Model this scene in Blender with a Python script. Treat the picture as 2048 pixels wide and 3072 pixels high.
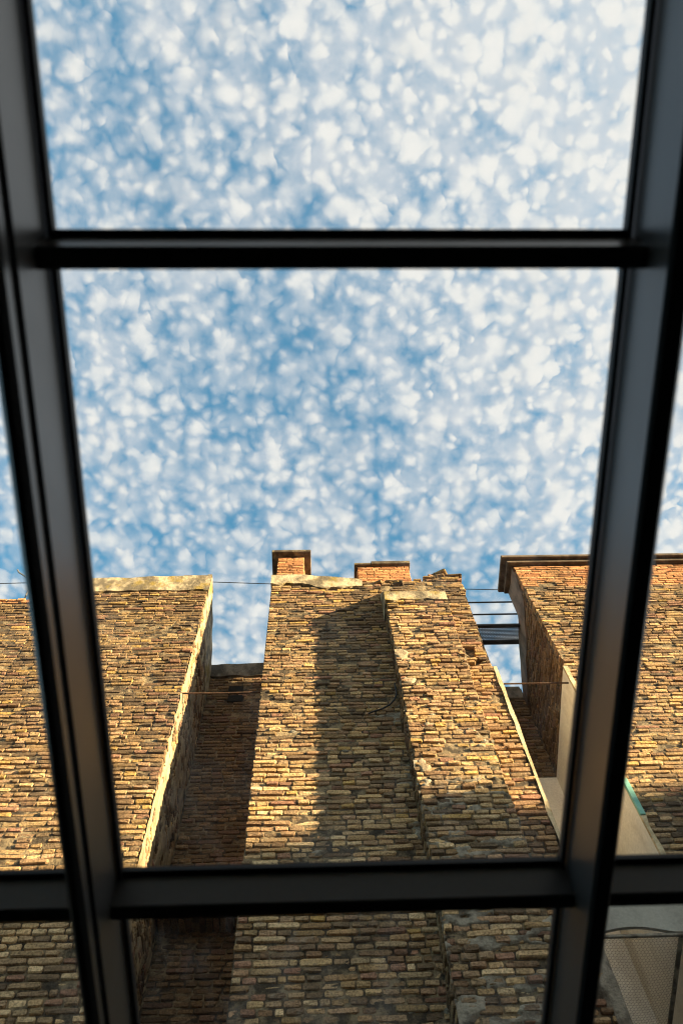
import bpy, math, random
import numpy as np
from mathutils import Matrix, Vector

random.seed(7)
rng = np.random.default_rng(11)
scene = bpy.context.scene
for ob in list(bpy.data.objects):
    bpy.data.objects.remove(ob)
C = scene.collection
EYE = 1.6                                   # height of the camera above the ground

# ------------------------------------------------------------------ camera
cam_d = bpy.data.cameras.new('camera')
cam = bpy.data.objects.new('camera', cam_d)
C.objects.link(cam)
scene.camera = cam
cam_d.sensor_fit = 'VERTICAL'
cam_d.sensor_height = 36.0
cam_d.sensor_width = 24.0
cam_d.lens = 28.0
cam_d.clip_start = 0.02
cam_d.clip_end = 3000
F_PX = 28.0 / 36.0 * 3072
U = np.array([938 - 1024, 1536 - 555, -F_PX]); U /= np.linalg.norm(U)      # world up, seen by the camera
sl = 0.011
XA = np.array([1.0, sl, -(U[0] + sl * U[1]) / U[2]]); XA /= np.linalg.norm(XA)
YA = np.cross(U, XA)
CM = np.array([XA, YA, U])
m4 = Matrix([list(CM[0]) + [0], list(CM[1]) + [0], list(CM[2]) + [EYE], [0, 0, 0, 1]])
cam.matrix_world = m4
cam_d.dof.use_dof = True
cam_d.dof.focus_distance = 10.0
cam_d.dof.aperture_fstop = 2.4


def project(p):
    """pixel of a world point in the 2048x3072 photograph (arrays)"""
    q = (np.asarray(p) - np.array([0, 0, EYE])) @ CM
    w = np.where(q[..., 2] < -1e-3, -q[..., 2], 1e-3)
    return np.stack([1024 + F_PX * q[..., 0] / w, 1536 - F_PX * q[..., 1] / w, w], -1)


# ------------------------------------------------------------------ light
SUN_EL = math.radians(8.0)
SUN_AZ = math.atan2(0.946, -0.324)          # clockwise from +Y
S = Vector((math.sin(SUN_AZ) * math.cos(SUN_EL), math.cos(SUN_AZ) * math.cos(SUN_EL), math.sin(SUN_EL)))
sun_d = bpy.data.lights.new('sun', 'SUN')
sun_d.energy = 5.0
sun_d.angle = math.radians(0.9)
sun_d.color = (1.0, 0.78, 0.46)
sun = bpy.data.objects.new('sun', sun_d)
C.objects.link(sun)
sun.rotation_euler = S.to_track_quat('Z', 'Y').to_euler()
sun.location = (30, -10, 20)

vs = scene.view_settings
vs.view_transform = 'Standard'
vs.look = 'None'
vs.exposure = 2.55
vs.gamma = 1.0
vs.use_curve_mapping = False
scene.cycles.filter_width = 1.1
scene.cycles.transparent_max_bounces = 16


class NT:
    """tiny node-tree writer"""
    def __init__(self, tree):
        self.t = tree
        self.t.nodes.clear()

    def n(self, kind, **kw):
        nd = self.t.nodes.new(kind)
        for k, v in kw.items():
            if k.startswith('i_'):
                key = k[2:]
                key = int(key) if key.isdigit() else key.replace('_', ' ')
                self.set(nd.inputs[key], v)
            else:
                setattr(nd, k, v)
        return nd

    def set(self, sock, v):
        if isinstance(v, bpy.types.NodeSocket):
            self.t.links.new(v, sock)
        elif isinstance(v, bpy.types.Node):
            self.t.links.new(v.outputs[0], sock)
        else:
            sock.default_value = v

    def math(self, op, a, b=0.0, clamp=False, c=0.0):
        nd = self.t.nodes.new('ShaderNodeMath')
        nd.operation = op
        nd.use_clamp = clamp
        self.set(nd.inputs[0], a)
        self.set(nd.inputs[1], b)
        self.set(nd.inputs[2], c)
        return nd.outputs[0]

    def vmath(self, op, a, b=(0, 0, 0), out=0):
        nd = self.t.nodes.new('ShaderNodeVectorMath')
        nd.operation = op
        self.set(nd.inputs[0], a)
        if op == 'SCALE':
            self.set(nd.inputs['Scale'], b)
        else:
            self.set(nd.inputs[1], b)
        return nd.outputs[out]

    def ramp(self, x, lo, hi, a=0.0, b=1.0, smooth=True):
        nd = self.t.nodes.new('ShaderNodeMapRange')
        nd.interpolation_type = 'SMOOTHSTEP' if smooth else 'LINEAR'
        nd.clamp = True
        for k, v in (('Value', x), ('From Min', lo), ('From Max', hi), ('To Min', a), ('To Max', b)):
            self.set(nd.inputs[k], v)
        return nd.outputs[0]

    def mix(self, f, a, b, mode='MIX'):
        nd = self.t.nodes.new('ShaderNodeMix')
        nd.data_type = 'RGBA'
        nd.blend_type = mode
        nd.clamp_factor = True
        self.set(nd.inputs[0], f)
        self.set(nd.inputs[6], a)
        self.set(nd.inputs[7], b)
        return nd.outputs[2]

    def noise(self, vec, scale, detail=4.0, rough=0.5, dist=0.0, out='Fac', dim='3D'):
        nd = self.t.nodes.new('ShaderNodeTexNoise')
        nd.noise_dimensions = dim
        self.set(nd.inputs['Vector'], vec)
        nd.inputs['Scale'].default_value = scale
        nd.inputs['Detail'].default_value = detail
        nd.inputs['Roughness'].default_value = rough
        nd.inputs['Distortion'].default_value = dist
        return nd.outputs[out]


# ------------------------------------------------------------------ world: sky with small fleecy clouds
world = bpy.data.worlds.new('World')
scene.world = world
world.use_nodes = True
w = NT(world.node_tree)
sky = w.n('ShaderNodeTexSky', sky_type='NISHITA', sun_disc=False, sun_elevation=SUN_EL, sun_rotation=SUN_AZ,
          altitude=200.0, air_density=1.0, dust_density=0.4, ozone_density=1.6)
tc = w.n('ShaderNodeTexCoord')
d = tc.outputs['Generated']
sep = w.n('ShaderNodeSeparateXYZ', i_0=d)
zz = w.math('MAXIMUM', sep.outputs[2], 0.06)
px = w.math('DIVIDE', sep.outputs[0], zz)
py = w.math('DIVIDE', sep.outputs[1], zz)
P = w.n('ShaderNodeCombineXYZ', i_0=px, i_1=py, i_2=0.0).outputs[0]
def centred(vec_noise, amp):
    return w.vmath('SCALE', w.vmath('SUBTRACT', vec_noise, (0.5, 0.5, 0.5)), amp)


# edges of the puffs are frayed by two sizes of turbulence
Pw = w.vmath('ADD', P, centred(w.noise(P, 26.0, 2.0, 0.5, out='Color'), 0.016))
Pw = w.vmath('ADD', Pw, centred(w.noise(P, 80.0, 4.0, 0.6, out='Color'), 0.0105))
big = w.noise(P, 3.0, 2.0, 0.5)
rot = w.n('ShaderNodeVectorRotate', rotation_type='Z_AXIS')
w.set(rot.inputs['Vector'], P)
rot.inputs['Angle'].default_value = math.radians(-58)
rows = w.noise(w.vmath('MULTIPLY', rot.outputs[0], (5.0, 15.0, 1.0)), 1.0, 3.0, 0.55)
# clouds thicken on the side of the sun
sunside = w.math('ADD', w.math('MULTIPLY', px, 0.72), w.math('MULTIPLY', py, -0.42))
sunside = w.math('MINIMUM', w.math('MAXIMUM', w.math('MULTIPLY', sunside, 1.4), -0.16), 0.72)
cover = w.math('ADD', w.math('MULTIPLY', w.math('SUBTRACT', big, 0.5), 0.8), sunside)
cover = w.math('ADD', cover, w.math('MULTIPLY', w.math('SUBTRACT', rows, 0.5), 1.0))
gain = w.math('ADD', 0.86, w.math('MULTIPLY', cover, 0.75), clamp=True)


def puffs(scale, seed, r):
    v = w.n('ShaderNodeTexVoronoi', feature='F1', voronoi_dimensions='2D')
    w.set(v.inputs['Vector'], w.vmath('ADD', Pw, (seed, seed * 1.7, 0)))
    v.inputs['Scale'].default_value = scale
    v.inputs['Randomness'].default_value = 0.85
    c = w.n('ShaderNodeSeparateColor', i_0=v.outputs['Color']).outputs[0]
    size = w.math('ADD', r * 0.70, w.math('MULTIPLY', c, r * 0.5))
    bump = w.ramp(v.outputs['Distance'], size, w.math('MULTIPLY', size, 0.02))
    return w.math('MULTIPLY', bump, w.math('MULTIPLY', w.math('ADD', 0.24, w.math('MULTIPLY', c, 0.74)), gain))


clear = 1.0
for sc_, sd_, r_ in ((24.0, 0.0, 0.60), (31.0, 5.3, 0.59), (39.0, 9.1, 0.57), (60.0, 2.7, 0.54)):
    p_ = puffs(sc_, sd_, r_)
    clear = w.math('MULTIPLY', clear, w.math('SUBTRACT', 1.0, p_))
thin = w.noise(Pw, 17.0, 6.0, 0.62)
thin = w.ramp(w.math('ADD', thin, w.math('MULTIPLY', cover, 0.42)), 0.29, 0.72, 0.04, 0.78)
solid = w.math('SUBTRACT', 1.0, clear)
alpha = w.math('SUBTRACT', 1.0, w.math('MULTIPLY', clear, w.math('SUBTRACT', 1.0, thin)), clamp=True)
alpha = w.math('POWER', alpha, 1.15)
core = w.math('ADD', w.ramp(solid, 0.35, 0.98), w.math('MULTIPLY', w.math('MAXIMUM', sunside, 0.0), 0.9), clamp=True)
SKY_K = 0.066
# sunlit side of the clouds is a little brighter; thin cloud is bluer
cl = w.mix(core, (1.98, 2.05, 2.16, 1), (2.60, 2.53, 2.42, 1))
blue = w.mix(1.0, sky.outputs[0], (0.66, 1.34, 1.34, 1), 'MULTIPLY')
col = w.mix(alpha, blue, cl)
bg = w.n('ShaderNodeBackground', i_0=col, i_1=SKY_K)
out = w.n('ShaderNodeOutputWorld', i_0=bg)


# ------------------------------------------------------------------ materials
def mat(name):
    m = bpy.data.materials.new(name)
    m.use_nodes = True
    return m, NT(m.node_tree)


def finish(t, base, rough=0.9, bump=None, strength=0.5, dist=0.01, spec=0.3, metal=0.0):
    b = t.n('ShaderNodeBsdfPrincipled')
    t.set(b.inputs['Base Color'], base)
    t.set(b.inputs['Roughness'], rough)
    b.inputs['Specular IOR Level'].default_value = spec
    b.inputs['Metallic'].default_value = metal
    if bump is not None:
        bp = t.n('ShaderNodeBump')
        bp.inputs['Strength'].default_value = strength
        bp.inputs['Distance'].default_value = dist
        t.set(bp.inputs['Height'], bump)
        t.set(b.inputs['Normal'], bp.outputs[0])
    t.n('ShaderNodeOutputMaterial', i_0=b)


def soot_layers(t, pos, base, amount=1.0):
    """weather stains: lichen, grime and pale salt blotches"""
    spk = t.noise(pos, 60.0, 4.0, 0.65)
    base = t.mix(t.ramp(spk, 0.32, 0.62, 0.60, 0.0), base, (0.045, 0.033, 0.022, 1))
    st = t.noise(t.vmath('MULTIPLY', pos, (3.2, 3.2, 0.9)), 1.0, 5.0, 0.62)
    base = t.mix(t.ramp(st, 0.50, 0.72, 0.0, 0.45 * amount), base, (0.040, 0.031, 0.022, 1))
    salt = t.noise(pos, 7.0, 4.0, 0.6)
    base = t.mix(t.ramp(salt, 0.60, 0.74, 0.0, 0.35), base, (0.42, 0.36, 0.28, 1))
    return base


def brick_material(name, per_object):
    m, t = mat(name)
    if per_object:
        tint = t.n('ShaderNodeObjectInfo').outputs['Color']
    else:
        tint = t.n('ShaderNodeAttribute', attribute_name='tint').outputs['Color']
    pos = t.n('ShaderNodeNewGeometry').outputs['Position']
    g = t.noise(t.vmath('MULTIPLY', pos, (1, 1, 2.4)), 26.0, 5.0, 0.65)
    base = t.mix(1.0, tint, t.mix(g, (0.55, 0.52, 0.50, 1), (1.42, 1.40, 1.36, 1)), 'MULTIPLY')
    base = soot_layers(t, pos, base)
    h = t.math('ADD', t.noise(pos, 70.0, 6.0, 0.7), t.math('MULTIPLY', t.noise(pos, 22.0, 3.0, 0.5), 1.3))
    finish(t, base, 0.92, h, 0.9, 0.012, 0.15)
    return m


M = {}
M['brick'] = brick_material('old_brick', True)
M['brick_mass'] = brick_material('old_brick_mass', False)


def rough_material(name, c1, c2, c3=None, scale=6.0, bump=0.6, dist=0.012, streak=1.0, rough=0.92, lo=0.40, hi=0.62):
    m, t = mat(name)
    pos = t.n('ShaderNodeNewGeometry').outputs['Position']
    p2 = t.vmath('MULTIPLY', pos, (1, 1, streak))
    n1 = t.noise(p2, scale, 6.0, 0.62)
    base = t.mix(t.ramp(n1, lo, hi), c1 + (1,), c2 + (1,))
    if c3:
        n2 = t.noise(t.vmath('ADD', p2, (7.3, 1.9, 4.2)), scale * 0.8, 5.0, 0.6)
        base = t.mix(t.ramp(n2, 0.50, 0.66), base, c3 + (1,))
    g = t.noise(pos, 45.0, 4.0, 0.6)
    base = t.mix(1.0, base, t.mix(g, (0.72, 0.72, 0.72, 1), (1.24, 1.24, 1.24, 1)), 'MULTIPLY')
    h = t.math('ADD', t.noise(pos, 60.0, 6.0, 0.7), t.math('MULTIPLY', t.noise(pos, 12.0, 4.0, 0.55), 1.6))
    finish(t, base, rough, h, bump, dist, 0.2)
    return m


M['mortar'] = rough_material('lime_mortar', (0.070, 0.052, 0.034), (0.29, 0.215, 0.125), (0.045, 0.034, 0.023), 9.0, 1.0, 0.02)
M['core'] = rough_material('wall_core', (0.06, 0.048, 0.034), (0.12, 0.09, 0.06), None, 5.0)
M['plaster'] = rough_material('lichen_plaster', (0.50, 0.40, 0.26), (0.15, 0.12, 0.08), (0.27, 0.19, 0.05), 4.2, 0.9, 0.02, 0.8, lo=0.40, hi=0.60)
M['plaster_grey'] = rough_material('grey_weathered_plaster', (0.26, 0.22, 0.17), (0.09, 0.075, 0.055), None, 4.0, 0.9, 0.02, 0.6)
M['side_mortar'] = rough_material('slathered_mortar', (0.47, 0.35, 0.20), (0.30, 0.22, 0.13), (0.20, 0.15, 0.09), 7.0, 1.0, 0.02, 0.45)
M['patch'] = rough_material('lime_patch', (0.40, 0.31, 0.205), (0.25, 0.19, 0.125), None, 9.0, 1.0, 0.015)
M['cement'] = rough_material('grey_cement', (0.36, 0.31, 0.235), (0.15, 0.122, 0.09), None, 8.0, 1.0, 0.02)
M['capstone'] = rough_material('cap_stone', (0.13, 0.10, 0.07), (0.06, 0.045, 0.03), (0.24, 0.19, 0.11), 6.0, 0.6)
M['cornice'] = rough_material('cornice_stone', (0.15, 0.11, 0.08), (0.07, 0.05, 0.035), None, 5.0, 0.4)
M['white_render'] = rough_material('cream_render', (0.86, 0.82, 0.73), (0.80, 0.75, 0.66), (0.66, 0.61, 0.52), 2.2, 0.25, 0.006, 0.35)
M['render_edge'] = rough_material('render_edge', (0.62, 0.50, 0.32), (0.40, 0.31, 0.18), None, 9.0, 0.8)
M['grey_render'] = rough_material('grey_render', (0.34, 0.32, 0.27), (0.29, 0.27, 0.23), None, 2.0, 0.25, 0.006)
M['pink_plaster'] = rough_material('pinkish_plaster', (0.22, 0.15, 0.11), (0.10, 0.07, 0.05), None, 4.0, 0.6, 0.01, 0.4)
M['green_paint'] = rough_material('turquoise_paint', (0.18, 0.42, 0.34), (0.24, 0.46, 0.38), None, 8.0, 0.2)
M['black_hole'] = rough_material('hole_darkness', (0.012, 0.01, 0.008), (0.02, 0.016, 0.012), None, 8.0, 0.2)  # near-black colour stands in for the darkness inside the vent holes
M['ground'] = rough_material('courtyard_concrete', (0.20, 0.19, 0.17), (0.12, 0.11, 0.10), None, 1.2, 0.4)
M['floor'] = rough_material('dark_floor', (0.030, 0.026, 0.022), (0.022, 0.019, 0.016), None, 3.0, 0.2)
M['room_wall'] = rough_material('dark_room_wall', (0.035, 0.034, 0.033), (0.028, 0.027, 0.026), None, 1.5, 0.1)
M['facade'] = rough_material('neighbour_render', (0.72, 0.66, 0.54), (0.64, 0.58, 0.47), None, 0.8, 0.3)  # kept pale so the added rear house bounces light to the low walls
M['roof_tile'] = rough_material('roof_tile', (0.26, 0.12, 0.07), (0.16, 0.08, 0.05), None, 4.0, 0.6)


def metal_material(name, col, rough, spec=0.5):
    m, t = mat(name)
    pos = t.n('ShaderNodeNewGeometry').outputs['Position']
    n1 = t.noise(pos, 90.0, 2.0, 0.5)
    base = t.mix(n1, tuple(c * 0.9 for c in col) + (1,), tuple(c * 1.1 for c in col) + (1,))
    r = t.ramp(t.noise(pos, 3.0, 3.0, 0.5), 0.3, 0.7, rough - 0.03, rough + 0.04)
    finish(t, base, r, t.noise(pos, 400.0, 2.0, 0.5), 0.06, 0.001, spec)
    return m


M['frame'] = metal_material('powder_coated_frame', (0.052, 0.050, 0.048), 0.34, 0.5)
M['gasket'] = metal_material('black_gasket', (0.010, 0.010, 0.011), 0.6, 0.3)
M['black_steel'] = metal_material('black_steel', (0.022, 0.018, 0.016), 0.5, 0.4)
M['rust'] = rough_material('rusty_iron', (0.10, 0.052, 0.03), (0.05, 0.03, 0.02), None, 20.0, 0.4)
M['cable'] = metal_material('dark_cable', (0.02, 0.018, 0.017), 0.6, 0.3)
M['galv'] = metal_material('galvanised_wire', (0.16, 0.14, 0.12), 0.5, 0.5)

m, t = mat('window_glass')
lw = t.n('ShaderNodeLayerWeight')
lw.inputs['Blend'].default_value = 0.5
refl = t.math('ADD', t.math('MULTIPLY', t.math('POWER', lw.outputs['Facing'], 5.0), 0.8), 0.035)
tr = t.n('ShaderNodeBsdfTransparent')
tr.inputs[0].default_value = (0.975, 0.985, 0.98, 1)
gl = t.n('ShaderNodeBsdfGlossy')
gl.inputs['Roughness'].default_value = 0.02
mx = t.n('ShaderNodeMixShader', i_0=refl, i_1=tr.outputs[0], i_2=gl.outputs[0])
pos = t.n('ShaderNodeNewGeometry').outputs['Position']
du = t.n('ShaderNodeBsdfTranslucent')
du.inputs[0].default_value = (0.6, 0.58, 0.54, 1)
dust = t.ramp(t.noise(t.vmath('MULTIPLY', pos, (3.0, 1.2, 1.0)), 3.0, 6.0, 0.7), 0.45, 0.8, 0.002, 0.05)
mx = t.n('ShaderNodeMixShader', i_0=dust, i_1=mx.outputs[0], i_2=du.outputs[0])
t.n('ShaderNodeOutputMaterial', i_0=mx)
M['glass'] = m


# ------------------------------------------------------------------ object helpers
def empty(name, loc, label, cat, group=None):
    o = bpy.data.objects.new(name, None)
    o.empty_display_size = 0.2
    o.location = loc
    C.objects.link(o)
    o['label'] = label
    o['category'] = cat
    if group:
        o['group'] = group
    return o


def place(o, parent):
    """parents without moving: things are never rotated, so only the location counts"""
    if parent is not None:
        p = Vector((0, 0, 0))
        q = parent
        while q is not None:
            p += q.location
            q = q.parent
        o.parent = parent
        o.location = o.location - p
    C.objects.link(o)
    return o


def mesh_obj(name, verts, faces, material, parent=None, smooth=False, loc=None):
    me = bpy.data.meshes.new(name)
    v = np.asarray(verts, dtype=np.float64)
    if loc is None:
        loc = v.mean(0) if parent is not None or len(v) else np.zeros(3)
    me.from_pydata([tuple(p) for p in (v - np.asarray(loc))], [], [tuple(int(i) for i in f) for f in faces])
    me.materials.append(material)
    if smooth:
        for p in me.polygons:
            p.use_smooth = True
    me.update()
    o = bpy.data.objects.new(name, me)
    o.location = loc
    return place(o, parent)


def tag(o, label=None, cat=None, group=None, kind=None):
    if label: o['label'] = label
    if cat: o['category'] = cat
    if group: o['group'] = group
    if kind: o['kind'] = kind
    return o


class MB:
    """collects simple solids into one mesh"""
    def __init__(self):
        self.v = []
        self.f = []

    def add(self, v, f):
        k = len(self.v)
        self.v += [tuple(p) for p in v]
        self.f += [tuple(i + k for i in q) for q in f]
        return self

    def box(self, a, b, basis=None, org=(0, 0, 0), bevel=0.0):
        x0, y0, z0 = a
        x1, y1, z1 = b
        if bevel > 0:
            e = bevel
            v = []
            for (zc, ins) in ((z0, e), (z0 + e, 0), (z1 - e, 0), (z1, e)):
                c = [(x0 + e + ins * 0, y0), (x1 - e, y0), (x1, y0 + e), (x1, y1 - e), (x1 - e, y1), (x0 + e, y1), (x0, y1 - e), (x0, y0 + e)]
                cx, cy = (x0 + x1) / 2, (y0 + y1) / 2
                for (x, y) in c:
                    if ins:
                        x = min(max(x, x0 + e), x1 - e)
                        y = min(max(y, y0 + e), y1 - e)
                    v.append((x, y, zc))
            f = []
            for r in range(3):
                for k in range(8):
                    a0 = r * 8 + k
                    a1 = r * 8 + (k + 1) % 8
                    f.append((a0, a1, a1 + 8, a0 + 8))
            f.append(tuple(range(7, -1, -1)))
            f.append(tuple(range(24, 32)))
        else:
            v = [(x0, y0, z0), (x1, y0, z0), (x1, y1, z0), (x0, y1, z0), (x0, y0, z1), (x1, y0, z1), (x1, y1, z1), (x0, y1, z1)]
            f = [(3, 2, 1, 0), (4, 5, 6, 7), (0, 1, 5, 4), (1, 2, 6, 5), (2, 3, 7, 6), (3, 0, 4, 7)]
        if basis is not None:
            B = np.asarray(basis)
            v = [tuple(np.asarray(org) + p[0] * B[0] + p[1] * B[1] + p[2] * B[2]) for p in v]
        return self.add(v, f)

    def tube(self, pts, r, n=8):
        pts = [Vector(p) for p in pts]
        v, f = [], []
        up = Vector((0.13, 0.37, 0.92)).normalized()
        for i, p in enumerate(pts):
            a = pts[min(i + 1, len(pts) - 1)] - pts[max(i - 1, 0)]
            a.normalize()
            s1 = a.cross(up)
            if s1.length < 1e-3:
                s1 = a.cross(Vector((1, 0, 0)))
            s1.normalize()
            s2 = a.cross(s1)
            for k in range(n):
                t_ = 2 * math.pi * k / n
                v.append(p + s1 * (r * math.cos(t_)) + s2 * (r * math.sin(t_)))
        for i in range(len(pts) - 1):
            for k in range(n):
                f.append((i * n + k, i * n + (k + 1) % n, (i + 1) * n + (k + 1) % n, (i + 1) * n + k))
        f.append(tuple(range(n - 1, -1, -1)))
        f.append(tuple((len(pts) - 1) * n + k for k in range(n)))
        return self.add(v, f)

    def prism(self, poly, axis, a, b):
        """polygon of 2-tuples extruded along axis 0/1/2 between a and b"""
        def pt(p, c):
            q = list(p)
            q.insert(axis, c)
            return tuple(q)
        n = len(poly)
        v = [pt(p, a) for p in poly] + [pt(p, b) for p in poly]
        f = [(k, (k + 1) % n, (k + 1) % n + n, k + n) for k in range(n)]
        f.append(tuple(range(n - 1, -1, -1)))
        f.append(tuple(range(n, 2 * n)))
        return self.add(v, f)

    def obj(self, name, material, parent=None, smooth=False, loc=None):
        return mesh_obj(name, self.v, self.f, material, parent, smooth, loc)


# ------------------------------------------------------------------ value noise for geometry
_tab = rng.random((64, 64))


def vnoise(x, y):
    x = np.asarray(x, float); y = np.asarray(y, float)
    xi = np.floor(x).astype(int); yi = np.floor(y).astype(int)
    fx = x - xi; fy = y - yi
    fx = fx * fx * (3 - 2 * fx); fy = fy * fy * (3 - 2 * fy)
    g = lambda i, j: _tab[i % 64, j % 64]
    return (g(xi, yi) * (1 - fx) * (1 - fy) + g(xi + 1, yi) * fx * (1 - fy) + g(xi, yi + 1) * (1 - fx) * fy + g(xi + 1, yi + 1) * fx * fy)


def fbm(x, y, o=4):
    s = 0; a = 0.5; n = 0
    for k in range(o):
        s = s + a * vnoise(x * 2 ** k + 17.3 * k, y * 2 ** k + 9.1 * k)
        n += a; a *= 0.55
    return s / n


# ------------------------------------------------------------------ bricks
NV = 20


def brick_variant():
    """an uneven hand-made brick, unit size: x length, y depth (front at 0, back at -1), z height; open at the back"""
    c = 0.5
    outl = []
    ex = [rng.uniform(0.04, 0.09) for _ in range(4)]
    ez = [rng.uniform(0.12, 0.30) for _ in range(4)]
    jig = lambda s: rng.uniform(-s, s)
    outl = [(-c, -c + ez[0]), (-c + ex[0], -c), (c - ex[1], -c), (c, -c + ez[1]), (c, c - ez[2]), (c - ex[2], c), (-c + ex[3], c), (-c, c - ez[3])]
    outl = [(x + jig(0.012), z + jig(0.05)) for (x, z) in outl]
    v = []
    for (x, z) in outl:                                # front ring, drawn in and dented
        v.append((x * 0.955 + jig(0.008), jig(0.06), z * rng.uniform(0.66, 0.88)))
    for (x, z) in outl:
        v.append((x, -0.13 + jig(0.05), z))
    for (x, z) in outl:
        v.append((x * 0.98, -1.0, z * 0.96))
    v.append((jig(0.2), 0.02 + jig(0.04), jig(0.12)))   # middle of the face
    f = []
    for r in range(2):
        for k in range(8):
            a0 = r * 8 + k; a1 = r * 8 + (k + 1) % 8
            f.append((a0, a0 + 8, a1 + 8, a1))
    for k in range(8):
        f.append((k, (k + 1) % 8, 24))
    return np.array(v), f


VARS = [brick_variant() for _ in range(NV)]
BRICK_ME = []
for vv, ff in VARS:
    me = bpy.data.meshes.new('brick')
    me.from_pydata([tuple(p) for p in vv], [], ff)
    me.materials.append(M['brick'])
    me.update()
    BRICK_ME.append(me)

PAL = {
    'buff': [((0.44, 0.30, 0.15), 5), ((0.50, 0.36, 0.19), 4), ((0.38, 0.25, 0.13), 4), ((0.33, 0.22, 0.13), 3), ((0.43, 0.28, 0.17), 3),
             ((0.26, 0.165, 0.095), 3), ((0.20, 0.145, 0.09), 2), ((0.52, 0.35, 0.13), 1), ((0.33, 0.18, 0.12), 0.5)],
    'dark': [((0.25, 0.17, 0.09), 4), ((0.18, 0.125, 0.075), 4), ((0.32, 0.22, 0.11), 3), ((0.13, 0.095, 0.065), 3), ((0.26, 0.15, 0.10), 2),
             ((0.46, 0.31, 0.11), 1)],
    'orange': [((0.50, 0.25, 0.115), 4), ((0.54, 0.30, 0.14), 3), ((0.44, 0.20, 0.095), 2), ((0.58, 0.36, 0.19), 1)],
    'grey': [((0.42, 0.30, 0.175), 4), ((0.31, 0.22, 0.135), 4), ((0.56, 0.40, 0.22), 4), ((0.20, 0.14, 0.09), 2), ((0.33, 0.19, 0.125), 2),  # low bricks, lightened and warmed in place of missing ambient light
             ((0.62, 0.47, 0.28), 3)],
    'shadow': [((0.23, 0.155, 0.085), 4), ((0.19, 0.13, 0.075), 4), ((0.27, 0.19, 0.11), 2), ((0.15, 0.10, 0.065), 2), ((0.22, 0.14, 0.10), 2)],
}


def pick(name):
    p = PAL[name]
    ws = np.array([q[1] for q in p], float)
    i = rng.choice(len(p), p=ws / ws.sum())
    return np.array(p[i][0]) * rng.uniform(0.70, 1.42) * np.array((1.04, 0.985, 0.94))


class Wall:
    """lays courses of bricks on a plane. O: lower corner, u: direction along the wall, n: outward"""
    def __init__(self, O, u, n):
        self.O = np.array(O, float); self.u = np.array(u, float); self.n = np.array(n, float)
        self.M = []; self.C = []; self.V = []

    def lay(self, u0f, u1f, z0, z1, colour, pitch=0.0645, head=0.134, skip=None, rough=1.0, depth=0.085, stretch=0.28, topf=None, joint=0.014):
        rows = int(round((z1 - z0) / pitch))
        ph = rng.uniform(0, 10)
        for r in range(rows):
            zc = z0 + (r + 0.5) * pitch
            a = u0f(zc) if callable(u0f) else u0f
            b = u1f(zc) if callable(u1f) else u1f
            a += rng.normal(0, 0.005) * rough
            b += rng.normal(0, 0.005) * rough
            x = a
            first = True
            run = rng.random() < 0.5
            while x < b - 0.03:
                if first and r % 2:
                    L = head * rng.uniform(0.5, 0.62) * (2 if rng.random() < 0.4 else 1)
                else:
                    L = head * (rng.uniform(1.75, 2.05) if rng.random() < stretch else rng.uniform(0.85, 1.12))
                    if rng.random() < 0.06: L *= 0.6
                first = False
                if x + L > b - 0.05:
                    L = b - x
                um = x + L / 2
                wob = (vnoise(um * 0.9 + ph, r * 0.31) - 0.5) * 0.022 * rough
                zz_ = zc + wob
                if not ((skip and skip(um, zz_)) or (topf and zz_ > topf(um) - pitch * 0.3)):
                    h = (pitch - joint * rng.uniform(0.6, 1.5)) * rng.uniform(0.92, 1.06)
                    l = max(L - joint * rng.uniform(0.5, 1.4), 0.02)
                    off = rng.normal(0, 0.0062) * rough + (vnoise(um * 1.3 + 5, zc * 1.3) - 0.5) * 0.016 * rough
                    if rng.random() < 0.06 * rough: off -= rng.uniform(0.010, 0.030)
                    tilt = rng.normal(0, 0.012) * rough
                    yaw = rng.normal(0, 0.018) * rough
                    ct, st = math.cos(tilt), math.sin(tilt)
                    U3 = self.u; Z3 = np.array([0, 0, 1.0]); N3 = self.n
                    ax = (U3 * ct + Z3 * st) + N3 * yaw
                    az = (Z3 * ct - U3 * st) + N3 * rng.normal(0, 0.03) * rough
                    flip = -1 if rng.random() < 0.5 else 1
                    m_ = np.eye(4)
                    m_[:3, 0] = ax * l * flip
                    m_[:3, 1] = N3 * depth
                    m_[:3, 2] = az * h * flip
                    m_[:3, 3] = self.O + U3 * um + Z3 * zz_ + N3 * off
                    c = colour(um, zz_) if callable(colour) else pick(colour)
                    self.M.append(m_); self.C.append(c); self.V.append(rng.integers(NV))
                x += L
        return self


def visible_size(mats):
    """pixels a brick covers in the photograph, 0 outside the frame or right behind the skylight's bars"""
    Mx = np.array(mats)
    c = Mx[:, :3, 3]
    e = Mx[:, :3, 0] / 2
    h = Mx[:, :3, 2] / 2
    p0 = project(c); p1 = project(c + e); p2 = project(c + h)
    a = np.abs((p1[:, 0] - p0[:, 0]) * (p2[:, 1] - p0[:, 1]) - (p1[:, 1] - p0[:, 1]) * (p2[:, 0] - p0[:, 0])) * 4
    ins = (p0[:, 0] > 5) & (p0[:, 0] < 2043) & (p0[:, 1] > 5) & (p0[:, 1] < 3067)
    d_ = c - np.array([0, 0, EYE])
    nn = d_ @ RN; un = d_[:, 0] / nn; vn = (d_ @ RR) / nn
    bar = ((un > -0.392) & (un < -0.299)) | ((un > 0.369) & (un < 0.463)) | ((vn > 0.89) & (vn < 1.0))
    return np.where(ins & ~bar, a, 0)


RR = np.array([0.0, 0.9973, -0.0730])        # along the skylight's rafters
RN = np.array([0.0, 0.0730, 0.9973])         # square to its glass


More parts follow.
